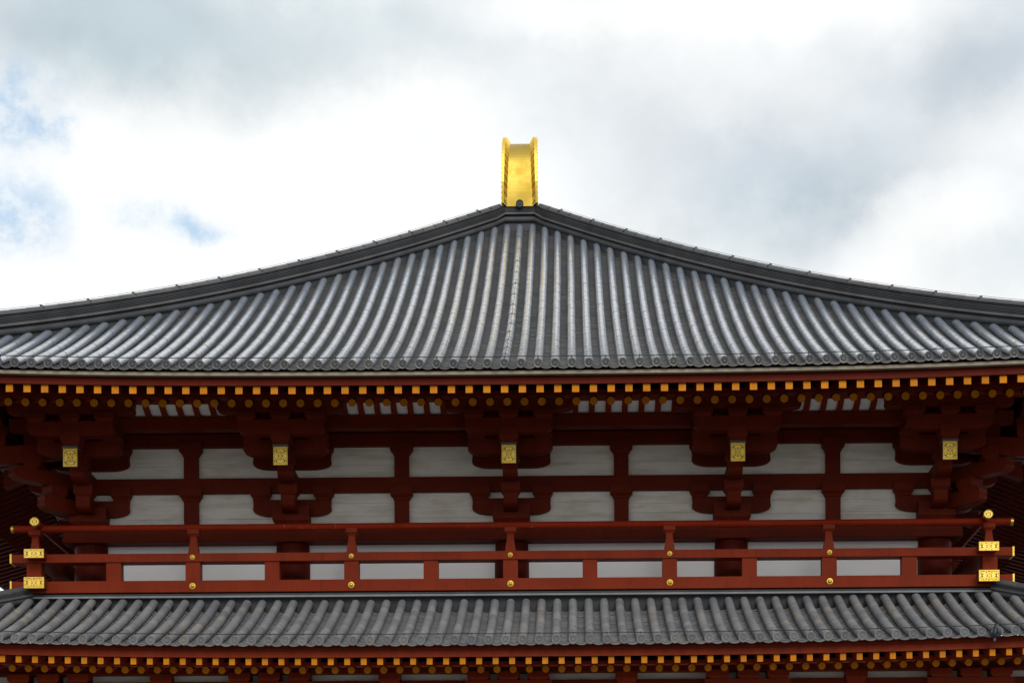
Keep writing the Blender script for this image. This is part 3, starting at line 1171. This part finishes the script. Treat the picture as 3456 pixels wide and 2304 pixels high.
b = MB()
poly = back_c + in_c
b.loft([[(sx * hw_body(z), y, z) for y, z in poly] for sx in (-1, 1)], True, True, False)
me = b.mesh('body', M['gold_leaf'])
body = obj('body', me, fin_e)
for sx in (-1, 1):
    # fin: plate standing proud of the back curve
    outer = []
    for i, (y, z) in enumerate(back_c):
        a = back_c[max(i - 1, 0)]; c = back_c[min(i + 1, len(back_c) - 1)]
        ty, tz = c[0] - a[0], c[1] - a[1]; L = math.hypot(ty, tz)
        w = 0.055 + 0.10 * min(1, max(0, z - 0.05) / 0.5) - 0.015 * (i / len(back_c))
        outer.append((y - tz / L * w, z + ty / L * w))
    outer[0] = (outer[0][0], 0.10); outer.append((0.50, 1.855))
    inn = back_c + [(0.50, 1.82)]
    b = MB(); xo = lambda z: sx * (0.425 - 0.030 * min(1, z / 2.0)); xi = lambda z: sx * (0.374 - 0.040 * min(1, z / 2.0))
    deep = [(y + 0.35, z - 0.05) for y, z in inn]
    nn = len(outer)
    b.loft([[(xo(z), y, z), (xi(z), y, z), (sx * (hw_body(zz) - 0.012), yy, zz), (sx * (hw_body(zz) - 0.03), yd, max(zd, 0.02)), (xo(z), yd, max(zd, 0.02))]
            for (y, z), (yy, zz), (yd, zd) in zip(outer, inn, deep)], True, True)
    fin = obj('fin', b, fin_e, mat=M['gold'])
    # slanting ribs down the inner slope of the fin, beads down the outer edge
    nr = 14
    for i in range(nr):
        f = (i + 0.6) / (nr + 0.3) * (nn - 3)
        i0 = int(f); fr = f - i0
        P = lambda arr, k: Vector((0, arr[k][0] + (arr[k + 1][0] - arr[k][0]) * fr, arr[k][1] + (arr[k + 1][1] - arr[k][1]) * fr))
        o_, n_ = P(outer, i0), P(inn, min(i0 + 0, len(inn) - 2))
        tang = Vector((0, outer[i0 + 1][0] - outer[i0][0], outer[i0 + 1][1] - outer[i0][1])).normalized()
        A = Vector((xi(o_.z), o_.y, o_.z)) + tang * 0.055
        B = Vector((sx * (hw_body(n_.z) - 0.004), n_.y, n_.z)) - tang * 0.03
        nrm = Vector((-sx * 0.6, -1, 0)).normalized()
        if tang.z < 0.7:
            nrm = Vector((-sx * 0.9, -0.6, 0.5)).normalized()
        b = MB(); h = 0.026
        ring = []
        for p in (A, B):
            ring.append([p - tang * 0.030, p + tang * 0.020, p + tang * 0.004 + nrm * h])
        b.loft(ring)
        obj('fin_rib', b, fin, mat=M['gold'])
    for i in range(1, 24):
        f = i / 24.5 * (nn - 2); i0 = int(f); fr = f - i0
        y = outer[i0][0] + (outer[i0 + 1][0] - outer[i0][0]) * fr; z = outer[i0][1] + (outer[i0 + 1][1] - outer[i0][1]) * fr
        b = MB()
        b.rects([(z - 0.020, 0.004, 0.02), (z - 0.008, 0.011, 0.028), (z + 0.008, 0.011, 0.028), (z + 0.020, 0.004, 0.02)], xo(z) + sx * 0.004, y + 0.05)
        obj('fin_bead', b, fin, mat=M['gold'])

# ------------------------------------------------------------------ balcony railing
rail = thing(empty('balcony_railing', loc=(0, -0.88, 8.99)), 'vermilion balcony railing with gold studs and end plates above the lower roof', 'railing')
OX, OZ = -0.88, 8.99


def rb(name, x0, x1, y0, y1, z0, z1, mat='red', bev=0.008, par=None):
    b = MB(); b.box(x0, x1, y0 - OX, y1 - OX, z0 - OZ, z1 - OZ)
    return obj(name, b, par or rail, mat=M[mat], bevel=bev)


ZT = 10.295
b = MB(); b.tube([(-9.58, 0, ZT - OZ), (9.60, 0, ZT - OZ)], 0.069, 20)
top = obj('round_rail', b, rail, mat=M['red_rail'])
mid = rb('rail', -9.575, 9.585, -1.06, -0.74, 9.610, 9.772)
low = rb('rail', -9.575, 9.585, -1.06, -0.70, 9.026, 9.252)
for sx in (-1, 1):
    b = MB(); b.tube([(sx * 9.565, 0, ZT - OZ), (sx * 9.615, 0, ZT - OZ)], 0.074, 20)
    obj('end_cap', b, top, mat=M['gold'])
    for r_, z0, z1, ya, yb_ in ((mid, 9.602, 9.780, -1.068, -0.73), (low, 9.018, 9.26, -1.068, -0.69)):
        xs = sorted((sx * 9.565, sx * 9.60))
        b = MB(); b.box(xs[0], xs[1], ya - OX, yb_ - OX, z0 - OZ, z1 - OZ)
        obj('end_cap', b, r_, mat=M['gold'])

SP = 3.045


def post_mesh():
    b = MB()
    def rr(z, h): return (z - OZ, h, h * 0.95)
    b.rects([rr(9.77, 0.103), rr(9.86, 0.092), rr(9.96, 0.075), rr(10.06, 0.063), rr(10.125, 0.062)])
    return b.mesh('rail_post', M['red'])


pm = post_mesh()
b = MB(); b.rects([(10.12 - OZ, .066, .066), (10.15 - OZ, .09, .09), (10.165 - OZ, .112, .112), (10.25 - OZ, .112, .112)])
pb = b.mesh('post_block', M['red'])
b = MB(); b.box(-.14, .14, -.13, .13, 9.252 - OZ, 9.61 - OZ)
lm_ = b.mesh('rail_strut', M['red'])
prof = [(0.003, -0.034), (0.020, -0.031), (0.034, -0.018), (0.040, -0.008), (0.042, -0.006), (0.050, -0.010), (0.058, -0.006), (0.060, 0.0)]


def stud_mesh(k):
    b = MB(); n = 20
    b.loft([[(math.cos(2 * PI * j / n) * r * k, y * k, math.sin(2 * PI * j / n) * r * k) for j in range(n)] for r, y in prof], True, True, True)
    return b.mesh('stud', M['gold'])


s1, s2 = stud_mesh(0.80), stud_mesh(1.04)
for i in range(-3, 4):
    x = i * SP
    if abs(i) == 3:
        x = math.copysign(9.145, i)
    p = obj('rail_post', pm, rail, (x, 0, 0)); obj('post_block', pb, p)
    st_ = obj('rail_strut', lm_, rail, (x, -0.02, 0))
    if abs(i) < 3:
        obj('stud', s1, mid, (x, -1.062 - OX, 9.695 - OZ))
        obj('stud', s2, low, (x, -1.062 - OX, 9.143 - OZ))
for i in range(-3, 3):
    obj('rail_strut', lm_, rail, ((i + .5) * SP, -0.02, 0))
# side runs: rails that cross the corner posts and go back along the hall
for sx in (-1, 1):
    X = sx * 9.06
    b = MB(); b.tube([(X, -1.30 - OX, 10.345 - OZ), (X, 20 - OX, 10.345 - OZ)], 0.069, 20)
    t = obj('round_rail', b, rail, mat=M['red_rail'])
    m1 = rb('rail', X - .17, X + .17, -1.34, 20, 9.655, 9.80)
    m2 = rb('rail', X - .175, X + .175, -1.34, 20, 9.085, 9.268)
    n = 24
    b = MB(); b.loft([[(math.cos(2 * PI * j / n) * r, y, math.sin(2 * PI * j / n) * r) for j in range(n)] for r, y in ((0.002, -.012), (.078, -.012), (.087, -.018), (.090, -.01), (.090, .06))], True, True)
    obj('end_disc', b, t, (X, -1.30 - OX, 10.345 - OZ), mat=M['gold_plate'])
    for par, zc, hw, hh in ((m1, 9.730, .188, .083), (m2, 9.174, .192, .105)):
        b = MB(); b.box(-hw + .008, hw - .008, -0.010, 0.06, -hh + .008, hh - .008)
        o = obj('end_plate', b, par, (X, -1.342 - OX, zc - OZ), mat=M['gold_plate'])
        b = MB()
        for x0, x1, z0, z1 in ((-hw, hw, hh - .017, hh), (-hw, hw, -hh, -hh + .017), (-hw, -hw + .017, -hh + .0172, hh - .0172), (hw - .017, hw, -hh + .0172, hh - .0172)):
            b.box(x0, x1, -0.018, 0.055, z0, z1)
        obj('end_plate_rim', b, par, (X, -1.342 - OX, zc - OZ), mat=M['gold'])
    for k in range(1, 7):
        p = obj('rail_post', pm, rail, (X, k * SP, 0.02)); obj('post_block', pb, p)
        obj('rail_strut', lm_, rail, (X, k * SP, 0.0))
        obj('rail_strut', lm_, rail, (X, (k - .5) * SP, 0.0))

# ------------------------------------------------------------------ bird on the lower eave
bird = thing(empty('perched_bird', loc=(8.555, -4.30, 7.63)), 'small blue-black bird clinging to the lower eave tiles at the right', 'bird')


def ell_rings(spec, n=14):
    rings = []
    for (x, y, z, rx_, ry_) in spec:
        rings.append([(x + math.cos(2 * PI * j / n) * rx_, y + math.sin(2 * PI * j / n) * ry_, z + 0.35 * math.sin(2 * PI * j / n) * ry_) for j in range(n)])
    return rings


b = MB()
b.loft(ell_rings([(-.010, -.035, -.165, .012, .008), (-.012, -.035, -.13, .026, .016), (-.014, -.035, -.085, .046, .040), (-.012, -.030, -.03, .058, .052),
                  (-.004, -.024, .02, .050, .050), (.004, -.018, .055, .034, .036), (.008, -.014, .078, .029, .031), (.012, -.014, .100, .026, .028), (.013, -.014, .117, .012, .014)]), True, True, True)
bd = obj('body', b, bird, mat=M['feather'])
for sx in (-1, 1):
    b = MB()
    rings = []
    for t, wd, th in ((0, .010, .012), (.25, .034, .016), (.55, .036, .014), (.8, .022, .009), (1, .004, .003)):
        cx = sx * (.040 + .022 * math.sin(t * PI)) - .012 + (0.03 * t if sx > 0 else -0.012 * t)
        cz = .045 - t * .175
        cy = -.052 - .018 * math.sin(t * PI)
        rings.append([(cx + math.cos(2 * PI * j / 10) * wd, cy + math.sin(2 * PI * j / 10) * th, cz) for j in range(10)])
    b.loft(rings, True, True, True)
    obj('wing', b, bird, mat=M['feather_pale'] if sx > 0 else M['feather'])
b = MB(); b.loft([[(.034, -.022, .098), (.040, -.010, .094), (.036, -.016, .106)], [(.060, -.030, .098), (.061, -.029, .097), (.060, -.029, .099)]])
obj('beak', b, bird, mat=M['beak'])
b = MB(); b.loft([[(-.032, -.045, -.12), (.012, -.045, -.12), (.012, -.036, -.12), (-.032, -.036, -.12)], [(-.040, -.060, -.185), (-.008, -.060, -.190), (-.008, -.055, -.190), (-.040, -.055, -.185)]])
obj('tail', b, bird, mat=M['feather_pale'])
for sx in (-1, 1):
    b = MB(); b.tube([(sx * .02 - .01, -.03, -.06), (sx * .022 - .01, .0, -.065), (sx * .022 - .01, .035, -.06)], .006, 6)
    obj('foot', b, bird, mat=M['beak'])
